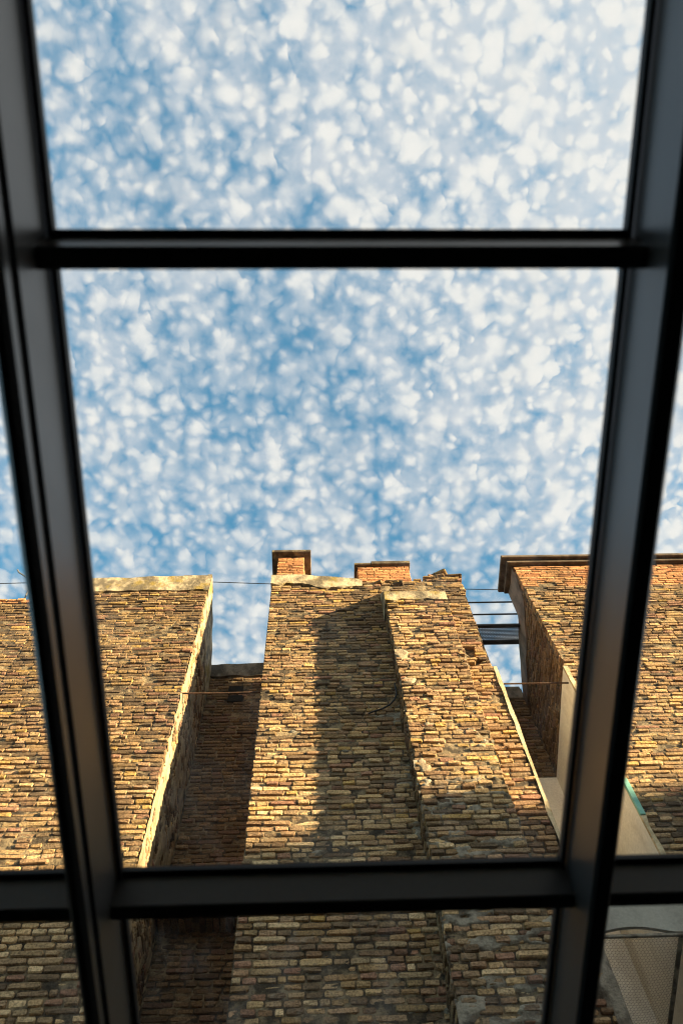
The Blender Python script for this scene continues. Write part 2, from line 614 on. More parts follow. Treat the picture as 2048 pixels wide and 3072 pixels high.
def emit_bricks(walls, parent, limit=300):
    mats = sum([w_.M for w_ in walls], [])
    cols = sum([w_.C for w_ in walls], [])
    vrs = sum([w_.V for w_ in walls], [])
    s = visible_size(mats)
    order = np.argsort(-s)
    single = [i for i in order[:limit] if s[i] > 0]
    mass = [i for i in order if i not in set(single)]
    p = Vector((0, 0, 0)); q = parent
    while q is not None:
        p += q.location; q = q.parent
    for i in single:
        o = bpy.data.objects.new('brick', BRICK_ME[vrs[i]])
        m_ = mats[i].copy()
        m_[:3, 3] -= np.array(p)
        o.parent = parent
        o.matrix_local = Matrix(m_.tolist())
        o.color = (*cols[i], 1)
        C.objects.link(o)
    if mass:
        vv = []; ff = []; cc = []; k = 0
        for i in mass:
            v, f = VARS[vrs[i]]
            vv.append(v @ mats[i][:3, :3].T + mats[i][:3, 3])
            fa = f
            if np.linalg.det(mats[i][:3, :3]) < 0:
                fa = [tuple(reversed(x)) for x in f]
            ff += [tuple(j + k for j in x) for x in fa]
            cc.append(np.repeat(np.array([[*cols[i], 1.0]]), len(v), 0))
            k += len(v)
        o = mesh_obj('brick_courses', np.concatenate(vv), ff, M['brick_mass'], parent)
        at = o.data.color_attributes.new('tint', 'FLOAT_COLOR', 'POINT')
        at.data.foreach_set('color', np.concatenate(cc).astype(np.float32).ravel())
        o['kind'] = 'stuff'


def sheet(name, O, u, n, u0, u1, z0, z1, material, parent, step=0.03, amp=0.012, base=-0.014, topf=None, u0f=None, u1f=None, dent=None, seed=0.0):
    """uneven mortar bed: a displaced grid; rows end at topf(u) if given"""
    O = np.array(O, float); u = np.array(u, float); n = np.array(n, float)
    nu = max(2, int((u1 - u0) / step)); nz = max(2, int((z1 - z0) / step))
    uu, zz_ = np.meshgrid(np.linspace(u0, u1, nu + 1), np.linspace(0, 1, nz + 1), indexing='ij')
    top = np.vectorize(topf)(uu) if topf else np.full_like(uu, z1)
    Z = z0 + (top - z0) * zz_
    d_ = base + (fbm(uu * 22 + seed, Z * 30 + 3.3, 3) - 0.5) * 2 * amp
    if dent: d_ = d_ + dent(uu, Z)
    V = O + uu[..., None] * u + Z[..., None] * np.array([0, 0, 1.0]) + d_[..., None] * n
    idx = np.arange((nu + 1) * (nz + 1)).reshape(nu + 1, nz + 1)
    q = np.stack([idx[:-1, :-1], idx[1:, :-1], idx[1:, 1:], idx[:-1, 1:]], -1).reshape(-1, 4)
    if np.dot(np.cross(u, [0, 0, 1.0]), n) < 0:
        q = q[:, ::-1]
    return mesh_obj(name, V.reshape(-1, 3), q.tolist(), material, parent, smooth=True)


def slab_patch(name, O, u, n, u0, u1, z0, z1, material, parent, step=0.025, thick=0.012, thr=0.5, field=None, base=0.004, amp=0.006, seed=0.0):
    """an irregular smear of plaster or cement: only the cells where field > thr, with rims"""
    O = np.array(O, float); u = np.array(u, float); n = np.array(n, float)
    nu = max(2, int((u1 - u0) / step)); nz = max(2, int((z1 - z0) / step))
    uu, Z = np.meshgrid(np.linspace(u0, u1, nu + 1), np.linspace(z0, z1, nz + 1), indexing='ij')
    F = field(uu, Z)
    on = F > thr
    edge = np.clip((F - thr) / 0.06, 0, 1)
    d_ = base - 0.03 + (0.03 + thick) * edge ** 0.5 + (fbm(uu * 14 + seed, Z * 14, 3) - 0.5) * 2 * amp * edge
    V = O + uu[..., None] * u + Z[..., None] * np.array([0, 0, 1.0]) + d_[..., None] * n
    idx = np.arange((nu + 1) * (nz + 1)).reshape(nu + 1, nz + 1)
    keep = on[:-1, :-1] | on[1:, :-1] | on[1:, 1:] | on[:-1, 1:]
    q = np.stack([idx[:-1, :-1], idx[1:, :-1], idx[1:, 1:], idx[:-1, 1:]], -1)[keep]
    if np.dot(np.cross(u, [0, 0, 1.0]), n) < 0:
        q = q[:, ::-1]
    used = np.unique(q)
    re = -np.ones(idx.size, int); re[used] = np.arange(len(used))
    return mesh_obj(name, V.reshape(-1, 3)[used], re[q].tolist(), material, parent, smooth=True)


E0 = EYE
FRONT = (0, -1, 0)
XP = (1, 0, 0)
ZB = 3.0 + E0            # bricks are laid from here up; the roof of the lean-to hides what is below

# ------------------------------------------------------------------ ground
g = MB()
g.add([(-400, -400, 0), (400, -400, 0), (400, 400, 0), (-400, 400, 0)], [(0, 1, 2, 3)])
tag(g.obj('ground', M['ground'], loc=(0, 0, 0)), 'grey concrete courtyard ground around the brick buildings', 'ground', kind='structure')

# ------------------------------------------------------------------ left brick building
YF = 5.4
XL = -1.575              # its right-hand corner
lt = empty('brick_building', (-3.6, YF, 0), 'dark brown brick building with lichen stained plaster coping, left of the narrow gap', 'building')
RAKE = [(5.40, 10.28), (5.75, 10.20), (6.62, 9.62)]


def rake_left(y):        # underside of the plaster band on its side wall
    return np.interp(y, [5.4, 5.75, 6.7, 8.0], [10.22, 9.68, 9.18, 8.4]) + E0


def rake_left_top(y):
    return np.interp(y, [5.4, 5.47, 6.7, 8.0], [10.69, 10.72, 9.98, 9.17]) + E0


XC = -3.72               # where the coping starts
core = MB()
core.prism([(5.45, 0), (9.0, 0), (9.0, 8.0 + E0), (5.45, 10.22 + E0)], 0, XC, XL - 0.035)
core.prism([(5.45, 0), (9.0, 0), (9.0, 7.6 + E0), (5.45, 10.06 + E0)], 0, -7.0, XC - 0.002)
core.obj('wall_core', M['core'], lt)
sheet('mortar_bed', (0, YF, 0), XP, FRONT, -6.4, XL - 0.012, ZB, 10.24 + E0, M['mortar'], lt, topf=lambda u: (10.24 if u > XC else 10.06) + E0, seed=1)
sheet('mortar_bed', (XL, 0, 0), (0, 1, 0), (1, 0, 0), 5.41, 6.75, ZB, 10.2 + E0, M['mortar'], lt, topf=lambda y: float(rake_left(y)) + 0.04, seed=2)


def soot(um, z, lo, hi, light='buff', dark='dark'):
    k = np.clip((z - E0 - lo) / (hi - lo), 0, 1)
    k = k * 0.85 + (fbm(um * 0.8 + 3, z * 0.8, 3) - 0.5) * 1.3
    return pick(dark if rng.random() < k else light) * (1 - 0.22 * np.clip((z - E0 - lo) / (hi - lo), 0, 1))


wl = Wall((0, YF, 0), XP, FRONT)
wl.lay(-6.4, XC, ZB, 9.92 + E0, lambda a, z: pick('grey') if z - E0 < 5.2 else soot(a, z, 6.2, 10.0))
wl.lay(-6.4, XC, 9.93 + E0, 10.07 + E0, 'orange')
wl.lay(XC, XL, ZB, 10.22 + E0, lambda a, z: pick('grey') if z - E0 < 5.2 else soot(a, z, 6.0, 8.2),
       skip=lambda a, z: (-1.98 < a < -1.90 and 9.05 < z - E0 < 9.35) or (-2.02 < a < -1.96 and 7.9 < z - E0 < 8.3))
ws_ = Wall((XL, 0, 0), (0, 1, 0), (1, 0, 0))
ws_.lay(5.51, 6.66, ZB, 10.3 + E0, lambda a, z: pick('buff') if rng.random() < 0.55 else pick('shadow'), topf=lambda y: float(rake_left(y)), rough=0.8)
emit_bricks([wl, ws_], lt)
# mortar slathered over most of the side wall
slab_patch('mortar_smear', (XL, 0, 0), (0, 1, 0), (1, 0, 0), 5.41, 6.62, ZB, 10.1 + E0, M['side_mortar'], lt, thr=0.40, step=0.022,
           field=lambda uu, Z: np.where(Z > rake_left(uu) + 0.03, 0.0, fbm(uu * 9 + 20, (Z - E0) * 3.2 + 7, 4)), base=0.002, thick=0.004, amp=0.007, seed=8)
# plaster coping along the front and down the slope of the gable
cp = MB()
n_ = 60
for k in range(n_):
    xa = XC + (XL + 0.012 - XC) * k / n_; xb = XC + (XL + 0.012 - XC) * (k + 1) / n_
    def ztop(x): return 10.64 + 0.055 * (x - XC) / 2.1 + (vnoise(x * 4, 1.5) - 0.5) * 0.045 + E0
    def zbot(x): return 10.225 + (vnoise(x * 7, 8.5) - 0.5) * 0.05 + E0
    def yf(x): return YF - 0.022 + (vnoise(x * 5, 4.5) - 0.5) * 0.02
    v = [(xa, yf(xa), zbot(xa)), (xb, yf(xb), zbot(xb)), (xb, yf(xb) - 0.004, ztop(xb) - 0.03), (xa, yf(xa) - 0.004, ztop(xa) - 0.03),
         (xa, yf(xa) + 0.03, ztop(xa)), (xb, yf(xb) + 0.03, ztop(xb)), (xa, YF + 0.3, ztop(xa) + 0.01), (xb, YF + 0.3, ztop(xb) + 0.01),
         (xa, YF + 0.05, zbot(xa)), (xb, YF + 0.05, zbot(xb))]
    cp.add(v, [(0, 1, 2, 3), (3, 2, 5, 4), (4, 5, 7, 6), (8, 9, 1, 0)])
cp.add([(XC, YF - 0.02, 10.22 + E0), (XC, YF + 0.3, 10.22 + E0), (XC, YF + 0.3, 10.65 + E0), (XC, YF - 0.02, 10.63 + E0)], [(0, 3, 2, 1)])
cp.obj('coping', M['plaster'], lt, smooth=False)
cp = MB()
ys = np.linspace(5.378, 6.70, 36)
for a, b in zip(ys[:-1], ys[1:]):
    def xo(y): return XL + 0.014 + (vnoise(y * 6, 2.2) - 0.5) * 0.02
    def zt(y): return float(rake_left_top(y)) + (vnoise(y * 5, 6.2) - 0.5) * 0.05
    def zb(y): return float(rake_left(y)) + (vnoise(y * 8, 3.2) - 0.5) * 0.06
    v = [(xo(a), a, zb(a)), (xo(b), b, zb(b)), (xo(b), b, zt(b)), (xo(a), a, zt(a)), (XL - 0.4, a, zt(a) + 0.01), (XL - 0.4, b, zt(b) + 0.01), (XL - 0.05, a, zb(a)), (XL - 0.05, b, zb(b))]
    cp.add(v, [(0, 1, 2, 3), (3, 2, 5, 4), (6, 7, 1, 0)])
cp.add([(XL + 0.014, 5.378, 10.2 + E0), (XL + 0.014, 5.378, 10.70 + E0), (XL - 0.05, 5.378, 10.70 + E0), (XL - 0.05, 5.378, 10.2 + E0)], [(0, 1, 2, 3)])
cp.obj('gable_coping', M['plaster'], lt)

# ------------------------------------------------------------------ wall at the back of the left-hand gap
YB = 6.62
CL = -0.665              # left corner of the middle block
rw = empty('recessed_brick_wall', (-1.1, YB, 0), 'shaded brick wall deep in the gap with two small black vent holes', 'wall')
mb = MB()
mb.box((XL + 0.03, YB + 0.04, 0), (CL - 0.0, 8.9, 9.7 + E0))
mb.obj('wall_core', M['core'], rw)
vent = lambda a, z: (-1.275 < a < -1.065 and 9.45 < z - E0 < 9.62) or (-1.265 < a < -1.055 and 9.24 < z - E0 < 9.40)
sheet('mortar_bed', (0, YB, 0), XP, FRONT, XL, CL, ZB, 9.9 + E0, M['mortar'], rw, seed=3,
      dent=lambda uu, Z: np.where(np.vectorize(vent)(uu, Z), -0.035, 0))
wb = Wall((0, YB, 0), XP, FRONT)
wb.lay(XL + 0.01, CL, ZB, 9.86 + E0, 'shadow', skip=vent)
emit_bricks([wb], rw)
for (za, zb2, xa, xb) in ((9.46, 9.61, -1.27, -1.07), (9.25, 9.39, -1.26, -1.06)):
    v = MB()
    v.box((xa, YB - 0.008, za + E0), (xb, YB + 0.03, zb2 + E0))
    v.obj('vent_hole', M['black_hole'], rw)
cp = MB()
xs = np.linspace(XL - 0.01, CL + 0.02, 26)
for a, b in zip(xs[:-1], xs[1:]):
    def yf2(x): return YB - 0.025 + (vnoise(x * 6, 12.2) - 0.5) * 0.02
    def zt2(x): return 10.145 + 0.03 * (x - XL) + (vnoise(x * 5, 16.2) - 0.5) * 0.04 + E0
    def zb3(x): return 9.85 + (vnoise(x * 8, 13.2) - 0.5) * 0.05 + E0
    v = [(a, yf2(a), zb3(a)), (b, yf2(b), zb3(b)), (b, yf2(b), zt2(b)), (a, yf2(a), zt2(a)), (a, YB + 0.35, zt2(a)), (b, YB + 0.35, zt2(b)), (a, YB + .05, zb3(a)), (b, YB + .05, zb3(b))]
    cp.add(v, [(0, 1, 2, 3), (3, 2, 5, 4), (6, 7, 1, 0)])
cp.obj('coping', M['plaster_grey'], rw)
# brick lintel lower down, seen from below
ln = MB()
ln.box((XL + 0.012, 6.22, 5.56 + E0), (CL - 0.0, YB + 0.02, 5.95 + E0))
lin = ln.obj('lintel', M['mortar'], rw)
so = Wall((0, 6.22, 0), XP, FRONT)
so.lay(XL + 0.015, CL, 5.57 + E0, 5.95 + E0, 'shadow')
for r_, (ya, yb_) in enumerate(((6.225, 6.42), (6.425, 6.615))):       # bricks of its soffit
    x = XL + 0.02
    while x < CL - 0.06:
        l = 0.066
        m_ = np.eye(4)
        m_[:3, 0] = np.array([0, 1, 0]) * (yb_ - ya - 0.01)
        m_[:3, 1] = np.array([0, 0, -1]) * 0.05
        m_[:3, 2] = np.array([1, 0, 0]) * (l - 0.012)
        m_[:3, 3] = (x + l / 2, (ya + yb_) / 2, 5.55 + E0 + rng.normal(0, 0.004))
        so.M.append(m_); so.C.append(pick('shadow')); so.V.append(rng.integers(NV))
        x += l
emit_bricks([so], lin)

# ------------------------------------------------------------------ middle block
CR = 2.12                # its right corner
ct_ = empty('brick_tower', (0.73, YF, 0), 'tall yellow brick block with crumbling top, projecting buttress and two chimneys', 'building')


def top_mid(x):
    return np.interp(x, [-0.67, 0.2, 0.62, 0.70, 1.0, 1.30, 1.38, 1.50, 1.62, 1.72, 2.05, 2.12],
                     [10.36, 10.31, 10.24, 10.42, 10.38, 10.36, 10.44, 10.43, 10.54, 10.62, 10.64, 10.60]) + E0


def right_mid(z):        # broken right-hand edge above the render
    z = z - E0
    e = np.interp(z, [8.0, 8.18, 8.24, 8.30, 8.8, 9.3, 9.9, 10.1, 10.5], [2.12, 2.12, 2.115, 2.085, 2.10, 2.125, 2.11, 2.135, 2.13])
    return float(e) + (vnoise(z * 9, 3.3) - 0.5) * 0.03


core = MB()
core.prism([(5.45, 0), (8.9, 0), (8.9, 8.1 + E0), (5.45, 10.26 + E0)], 0, CL + 0.03, CR - 0.04)
core.obj('wall_core', M['core'], ct_)
BX0, BX1, BY = 0.905, 1.72, 5.08


def notch(uu, Z):
    return np.where((uu > 1.86) & (uu < 2.0) & (Z - E0 > 8.12) & (Z - E0 < 8.62), -0.035, 0.0)


sheet('mortar_bed', (0, YF, 0), XP, FRONT, CL, CR - 0.012, ZB, 10.6 + E0, M['mortar'], ct_, topf=lambda u: float(top_mid(u)) - 0.02, dent=notch, seed=4)
wc = Wall((0, YF, 0), XP, FRONT)


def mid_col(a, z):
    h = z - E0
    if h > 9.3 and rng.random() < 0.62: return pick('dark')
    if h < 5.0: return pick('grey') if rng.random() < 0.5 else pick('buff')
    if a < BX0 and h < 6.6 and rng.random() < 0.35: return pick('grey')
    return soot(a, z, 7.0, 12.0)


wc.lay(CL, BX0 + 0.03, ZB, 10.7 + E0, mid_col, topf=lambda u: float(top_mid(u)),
       skip=lambda a, z: (-0.10 < a < -0.03 and 9.93 < z - E0 < 10.12))
wc.lay(BX0 + 0.03, BX1 - 0.03, 9.35 + E0, 10.7 + E0, 'dark', topf=lambda u: float(top_mid(u)), rough=1.5)
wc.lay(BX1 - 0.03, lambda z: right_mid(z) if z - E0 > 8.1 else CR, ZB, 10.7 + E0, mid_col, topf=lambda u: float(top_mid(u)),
       skip=lambda a, z: 1.86 < a < 2.0 and 8.14 < z - E0 < 8.6, rough=1.2)
wcs = Wall((CL, 0, 0), (0, -1, 0), (-1, 0, 0))
wcs.lay(-6.6, -5.51, ZB, 10.2 + E0, 'buff', topf=lambda y: 10.2 + E0 - 0.62 * (-y - 5.4))
wcr = Wall((CR, 0, 0), (0, 1, 0), (1, 0, 0))
wcr.lay(5.51, 6.6, 8.1 + E0, 10.3 + E0, 'dark', topf=lambda y: 10.3 + E0 - 0.62 * (y - 5.4))
emit_bricks([wc, wcs, wcr], ct_)
sheet('mortar_bed', (CL, 0, 0), (0, 1, 0), (-1, 0, 0), 5.41, 6.7, ZB, 10.2 + E0, M['mortar'], ct_, topf=lambda y: 10.2 + E0 - 0.62 * (y - 5.4), seed=5)
sheet('mortar_bed', (CR, 0, 0), (0, 1, 0), (1, 0, 0), 5.41, 6.7, ZB, 10.3 + E0, M['mortar'], ct_, topf=lambda y: 10.3 + E0 - 0.62 * (y - 5.4), seed=6)
# plaster band on top of the left half
cp = MB()
xs = np.linspace(CL - 0.012, 0.66, 44)


def cz_top(x): return np.interp(x, [-0.68, -0.2, 0.1, 0.66], [10.70, 10.68, 10.63, 10.52]) + (vnoise(x * 5, 21.2) - 0.5) * 0.03 + E0
def cz_bot(x): return np.interp(x, [-0.68, -0.22, -0.14, 0.0, 0.62], [10.38, 10.40, 10.34, 10.26, 10.26]) + (vnoise(x * 9, 23.2) - 0.5) * 0.08 + E0
def cy_f(x): return YF - 0.02 + (vnoise(x * 6, 25.2) - 0.5) * 0.025


for a, b in zip(xs[:-1], xs[1:]):
    v = [(a, cy_f(a), cz_bot(a)), (b, cy_f(b), cz_bot(b)), (b, cy_f(b), cz_top(b) - .03), (a, cy_f(a), cz_top(a) - .03), (a, cy_f(a) + .03, cz_top(a)), (b, cy_f(b) + .03, cz_top(b)),
         (a, YF + 0.3, cz_top(a)), (b, YF + 0.3, cz_top(b)), (a, YF + .05, cz_bot(a)), (b, YF + .05, cz_bot(b))]
    cp.add(v, [(0, 1, 2, 3), (3, 2, 5, 4), (4, 5, 7, 6), (8, 9, 1, 0)])
for x in (xs[0], xs[-1]):
    cp.add([(x, cy_f(x), cz_bot(x)), (x, YF + .3, cz_bot(x)), (x, YF + .3, cz_top(x)), (x, cy_f(x), cz_top(x) - .03)], [(0, 1, 2, 3)])
cp.obj('coping', M['plaster'], ct_)
# loose bricks and broken mortar on the crumbling edge
for k in range(38):
    x = rng.uniform(0.55, 2.1)
    if 0.62 < x < 2.1:
        zt_ = float(top_mid(x)) + rng.uniform(-0.05, 0.05)
        o = bpy.data.objects.new('loose_brick', BRICK_ME[rng.integers(NV)])
        c = pick('dark')
        o.color = (*c, 1)
        R = Matrix.Rotation(rng.normal(0, 0.06), 4, 'Y') @ Matrix.Rotation(rng.normal(0, 0.2), 4, 'Z') @ Matrix.Rotation(rng.normal(0, 0.1), 4, 'X')
        if 1.36 < x < 1.44: R = Matrix.Rotation(0.15, 4, 'Y') @ R
        Sc = Matrix.Diagonal((rng.uniform(0.1, 0.27), -0.14, rng.uniform(0.03, 0.05), 1))
        o.parent = ct_
        o.matrix_local = Matrix.Translation(Vector((x - 0.73, rng.uniform(-0.03, 0.05), zt_ + 0.0))) @ R @ Sc
        C.objects.link(o)

# buttress
bt = MB()
bt.prism([(BY + 0.03, 0), (YF + 0.05, 0), (YF + 0.05, 10.0 + E0), (YF - 0.01, 10.0 + E0), (BY + 0.03, 9.25 + E0)], 0, BX0 + 0.03, BX1 - 0.03)
butt = bt.obj('buttress', M['mortar'], ct_)
sheet('mortar_bed', (0, BY, 0), XP, FRONT, BX0 + 0.01, BX1 - 0.012, ZB, 9.28 + E0, M['mortar'], butt, seed=7)
sheet('mortar_bed', (BX0, 0, 0), (0, 1, 0), (-1, 0, 0), BY + 0.01, YF + 0.02, ZB, 9.28 + E0, M['mortar'], butt, seed=8)
sheet('mortar_bed', (BX1, 0, 0), (0, 1, 0), (1, 0, 0), BY + 0.01, YF + 0.02, ZB, 9.28 + E0, M['mortar'], butt, seed=9)


def butt_col(a, z):
    h = z - E0
    if h > 8.9: return pick('dark' if rng.random() < 0.5 else 'buff')
    if h < 5.9: return pick('grey') if rng.random() < 0.75 else pick('buff')
    return pick('buff')


wf = Wall((0, BY, 0), XP, FRONT)
wf.lay(BX0, BX1, ZB, 9.26 + E0, butt_col, rough=1.25)
wfs = Wall((BX0, 0, 0), (0, -1, 0), (-1, 0, 0))
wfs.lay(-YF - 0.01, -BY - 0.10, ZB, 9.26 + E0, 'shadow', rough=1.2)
wfr = Wall((BX1, 0, 0), (0, 1, 0), (1, 0, 0))
wfr.lay(BY + 0.10, YF + 0.0, ZB, 9.26 + E0, 'buff')
emit_bricks([wf, wfs, wfr], butt)
cp = MB()                # sloping plaster top of the buttress
xs = np.linspace(BX0 - 0.012, BX1 + 0.0, 24)
for a, b in zip(xs[:-1], xs[1:]):
    def q(x): return 9.27 + (vnoise(x * 9, 31.2) - 0.5) * 0.07 + E0
    def r2(x): return 9.49 + (vnoise(x * 5, 33.2) - 0.5) * 0.03 + E0
    v = [(a, BY - 0.015, q(a)), (b, BY - 0.015, q(b)), (b, BY - 0.018, r2(b)), (a, BY - 0.018, r2(a)), (a, YF - 0.0, 10.06 + E0), (b, YF - 0.0, 10.06 + E0), (a, BY + .05, q(a)), (b, BY + .05, q(b))]
    cp.add(v, [(0, 1, 2, 3), (3, 2, 5, 4), (6, 7, 1, 0)])
for x in (xs[0], xs[-1]):
    cp.add([(x, BY - 0.015, 9.27 + E0), (x, YF, 9.27 + E0), (x, YF, 10.06 + E0), (x, BY - 0.018, 9.49 + E0)], [(0, 1, 2, 3)])
cp.obj('coping', M['plaster'], butt)


def cement_field(uu, Z):
    h = Z - E0
    k = np.interp(h, [3.0, 4.2, 4.8, 5.6, 6.0, 7.0, 9.0], [0.10, 0.10, 0.08, 0.04, 0.0, -0.08, -0.14])
    return fbm(uu * 5.0 + 40, h * 13.0 + 2, 5) + k


slab_patch('cement_smear', (0, BY, 0), XP, FRONT, BX0 - 0.01, BX1 + 0.01, ZB, 8.8 + E0, M['cement'], butt, thr=0.605, step=0.016, field=cement_field, base=-0.003, thick=0.008, seed=3)
def lime_field(uu, Z):
    h = Z - E0
    f = fbm(uu * 8 + 3, h * 12 + 1, 4) * 0.55
    for (a, b, ra, rb, k) in ((0.97, 7.98, 0.10, 0.16, 0.5), (1.02, 7.45, 0.16, 0.10, 0.35), (0.98, 6.05, 0.08, 0.14, 0.45), (1.35, 7.15, 0.14, 0.08, 0.3),
                              (0.96, 8.75, 0.07, 0.10, 0.4), (1.55, 6.5, 0.10, 0.07, 0.3), (1.1, 6.65, 0.12, 0.06, 0.32)):
        f = f + k * np.exp(-((uu - a) / ra) ** 2 - ((h - b) / rb) ** 2)
    return f


slab_patch('lime_patch', (0, BY, 0), XP, FRONT, BX0 - 0.005, BX1, 5.6 + E0, 9.1 + E0, M['patch'], butt, thr=0.52, step=0.018, field=lime_field, base=-0.001, thick=0.008, seed=13)
slab_patch('cement_smear', (0, YF, 0), XP, FRONT, -0.5, BX0, ZB, 7.6 + E0, M['cement'], ct_, thr=0.69,
           field=lambda uu, Z: fbm(uu * 3.1 + 10, (Z - E0) * 6 + 12, 4) + np.interp(uu, [-0.5, 0.5, 0.9], [-0.04, 0.03, 0.1]), base=0.0, thick=0.006, seed=5)
slab_patch('cement_smear', (0, YF, 0), XP, FRONT, 1.98, 2.14, ZB, 4.75 + E0, M['cement'], ct_, thr=0.42, step=0.02,
           field=lambda uu, Z: fbm(uu * 5 + 10, (Z - E0) * 5 + 2, 3) + (uu - 2.09) * 3.0, base=0.004, thick=0.012, seed=6)
# cream render on the right-hand side of the block; its lit edge faces the viewer
re_ = MB()
zs = np.linspace(4.72 + E0, 8.15 + E0, 76)
for a, b in zip(zs[:-1], zs[1:]):
    def xi(z): return CR - 0.006 + (vnoise(z * 6, 41.2) - 0.5) * 0.02
    def xo2(z): return CR + 0.034 + (vnoise(z * 3, 43.2) - 0.5) * 0.014
    def yy(z): return YF - 0.012 + (vnoise(z * 7, 45.2) - 0.5) * 0.02
    v = [(xi(a), yy(a), a), (xo2(a), yy(a), a), (xo2(b), yy(b), b), (xi(b), yy(b), b), (xo2(a), 6.85, a), (xo2(b), 6.85, b)]
    re_.add(v, [(0, 1, 2, 3), (1, 4, 5, 2)])
z_ = zs[-1]
re_.add([(CR - 0.006, YF - 0.01, z_), (CR + 0.034, YF - 0.01, z_), (CR + 0.034, 6.85, z_), (CR - 0.006, 6.85, z_)], [(0, 1, 2, 3)])
re_.obj('side_render', M['render_edge'], ct_)
re_ = MB()
zs = np.linspace(ZB, 4.72 + E0, 50)
for a, b in zip(zs[:-1], zs[1:]):
    v = [(xi(a) - 0.06, yy(a), a), (xo2(a), yy(a), a), (xo2(b), yy(b), b), (xi(b) - 0.06, yy(b), b), (xo2(a), 6.85, a), (xo2(b), 6.85, b)]
    re_.add(v, [(0, 1, 2, 3), (1, 4, 5, 2)])
re_.obj('cement_edge', M['cement'], ct_)


# chimneys of the middle block
def chimney(x0, x1, y0, y1, z0, z1, caps, name='chimney'):
    c = MB()
    c.box((x0 + 0.015, y0 + 0.015, z0), (x1 - 0.015, y1 - 0.015, z1))
    ch = c.obj(name, M['mortar'], ct_)
    f_ = Wall((0, y0, 0), XP, FRONT)
    f_.lay(x0, x1, z0, z1, 'orange', pitch=0.056, head=0.125, rough=0.35, depth=0.05, stretch=0.6, joint=0.010)
    s_ = Wall((x0, 0, 0), (0, -1, 0), (-1, 0, 0))
    s_.lay(-y1, -y0 - 0.06, z0, z1, 'orange', pitch=0.056, head=0.125, rough=0.35, depth=0.05)
    s2 = Wall((x1, 0, 0), (0, 1, 0), (1, 0, 0))
    s2.lay(y0 + 0.06, y1, z0, z1, 'orange', pitch=0.056, head=0.125, rough=0.35, depth=0.05)
    emit_bricks([f_, s_, s2], ch)
    for (a, b) in caps:
        k = MB()
        k.box(a, b, bevel=0.008)
        k.obj('chimney_cap', M['capstone'], ch)
    return ch


chimney(-0.642, -0.208, 5.70, 6.25, 10.2 + E0, 11.935 + E0, [((-0.742, 5.60, 11.937 + E0), (-0.098, 6.36, 12.01 + E0))])
chimney(0.645, 1.475, 5.70, 6.15, 10.2 + E0, 11.53 + E0, [((0.600, 5.648, 11.533 + E0), (0.871, 6.2, 11.585 + E0)), ((0.873, 5.640, 11.537 + E0), (1.500, 6.21, 11.625 + E0))])

# ------------------------------------------------------------------ right brick building
XR = 2.995
rt = empty('brick_building', (4.5, YF, 0), 'brick building with orange brick top courses under a dark stone cornice', 'building')
core = MB()
core.prism([(5.45, 0), (9.0, 0), (9.0, 8.0 + E0), (5.95, 10.15 + E0), (5.90, 10.75 + E0), (5.45, 10.75 + E0)], 0, XR + 0.035, 7.0)
core.obj('wall_core', M['core'], rt)


def rake_right(y):
    return float(np.interp(y, [5.4, 5.88, 5.90, 6.3, 6.9], [10.88, 10.88, 10.28, 10.05, 9.60])) + E0


sheet('mortar_bed', (0, YF, 0), XP, FRONT, XR + 0.012, 6.2, ZB, 10.88 + E0, M['mortar'], rt, seed=11)
sheet('mortar_bed', (XR, 0, 0), (0, 1, 0), (-1, 0, 0), 5.41, 6.95, ZB, 10.8 + E0, M['mortar'], rt, topf=lambda y: rake_right(y) - 0.03, seed=12)
wr = Wall((0, YF, 0), XP, FRONT)


def right_col(a, z):
    h = z - E0
    if h < 6.1: return pick('dark') if rng.random() < 0.45 else pick('grey')
    return soot(a, z, 7.0, 13.5)


wr.lay(XR, 6.2, ZB, 10.22 + E0, right_col, skip=lambda a, z: (z - E0 > 10.08 and fbm(a * 5 + 2, 3.3, 3) > 0.58))
wr.lay(XR, 6.2, 10.225 + E0, 10.885 + E0, 'orange', pitch=0.060, rough=0.4, stretch=0.75, joint=0.010)
wrs = Wall((XR, 0, 0), (0, -1, 0), (-1, 0, 0))
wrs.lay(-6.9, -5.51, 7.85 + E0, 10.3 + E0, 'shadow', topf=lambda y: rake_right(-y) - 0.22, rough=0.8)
emit_bricks([wr, wrs], rt)
# smooth plaster along the top of its side wall
cp = MB()
ys = np.linspace(5.41, 6.93, 40)
for a, b in zip(ys[:-1], ys[1:]):
    def xo3(y): return XR - 0.022 + (vnoise(y * 6, 52.2) - 0.5) * 0.016
    def zt3(y): return rake_right(y) + (vnoise(y * 5, 56.2) - 0.5) * 0.03
    def zb4(y): return float(np.interp(y, [5.4, 5.56, 5.93, 6.93], [10.72, 10.11, 9.79, 9.32])) + E0 + (vnoise(y * 7, 57.2) - 0.5) * 0.06
    v = [(xo3(a), a, zb4(a)), (xo3(b), b, zb4(b)), (xo3(b), b, zt3(b)), (xo3(a), a, zt3(a)), (XR + .3, a, zt3(a)), (XR + .3, b, zt3(b)), (XR + .03, a, zb4(a)), (XR + .03, b, zb4(b))]
    cp.add(v, [(3, 2, 1, 0), (4, 5, 2, 3), (0, 1, 7, 6)])
cp.obj('side_plaster', M['pink_plaster'], rt)
# stone cornice in two steps, returning along the side
co = MB()
co.box((2.905, 5.335, 10.892 + E0), (7.0, 5.88, 10.955 + E0), bevel=0.006)
co.box((2.825, 5.275, 10.957 + E0), (7.0, 5.89, 11.02 + E0), bevel=0.008)
co.obj('cornice', M['cornice'], rt)
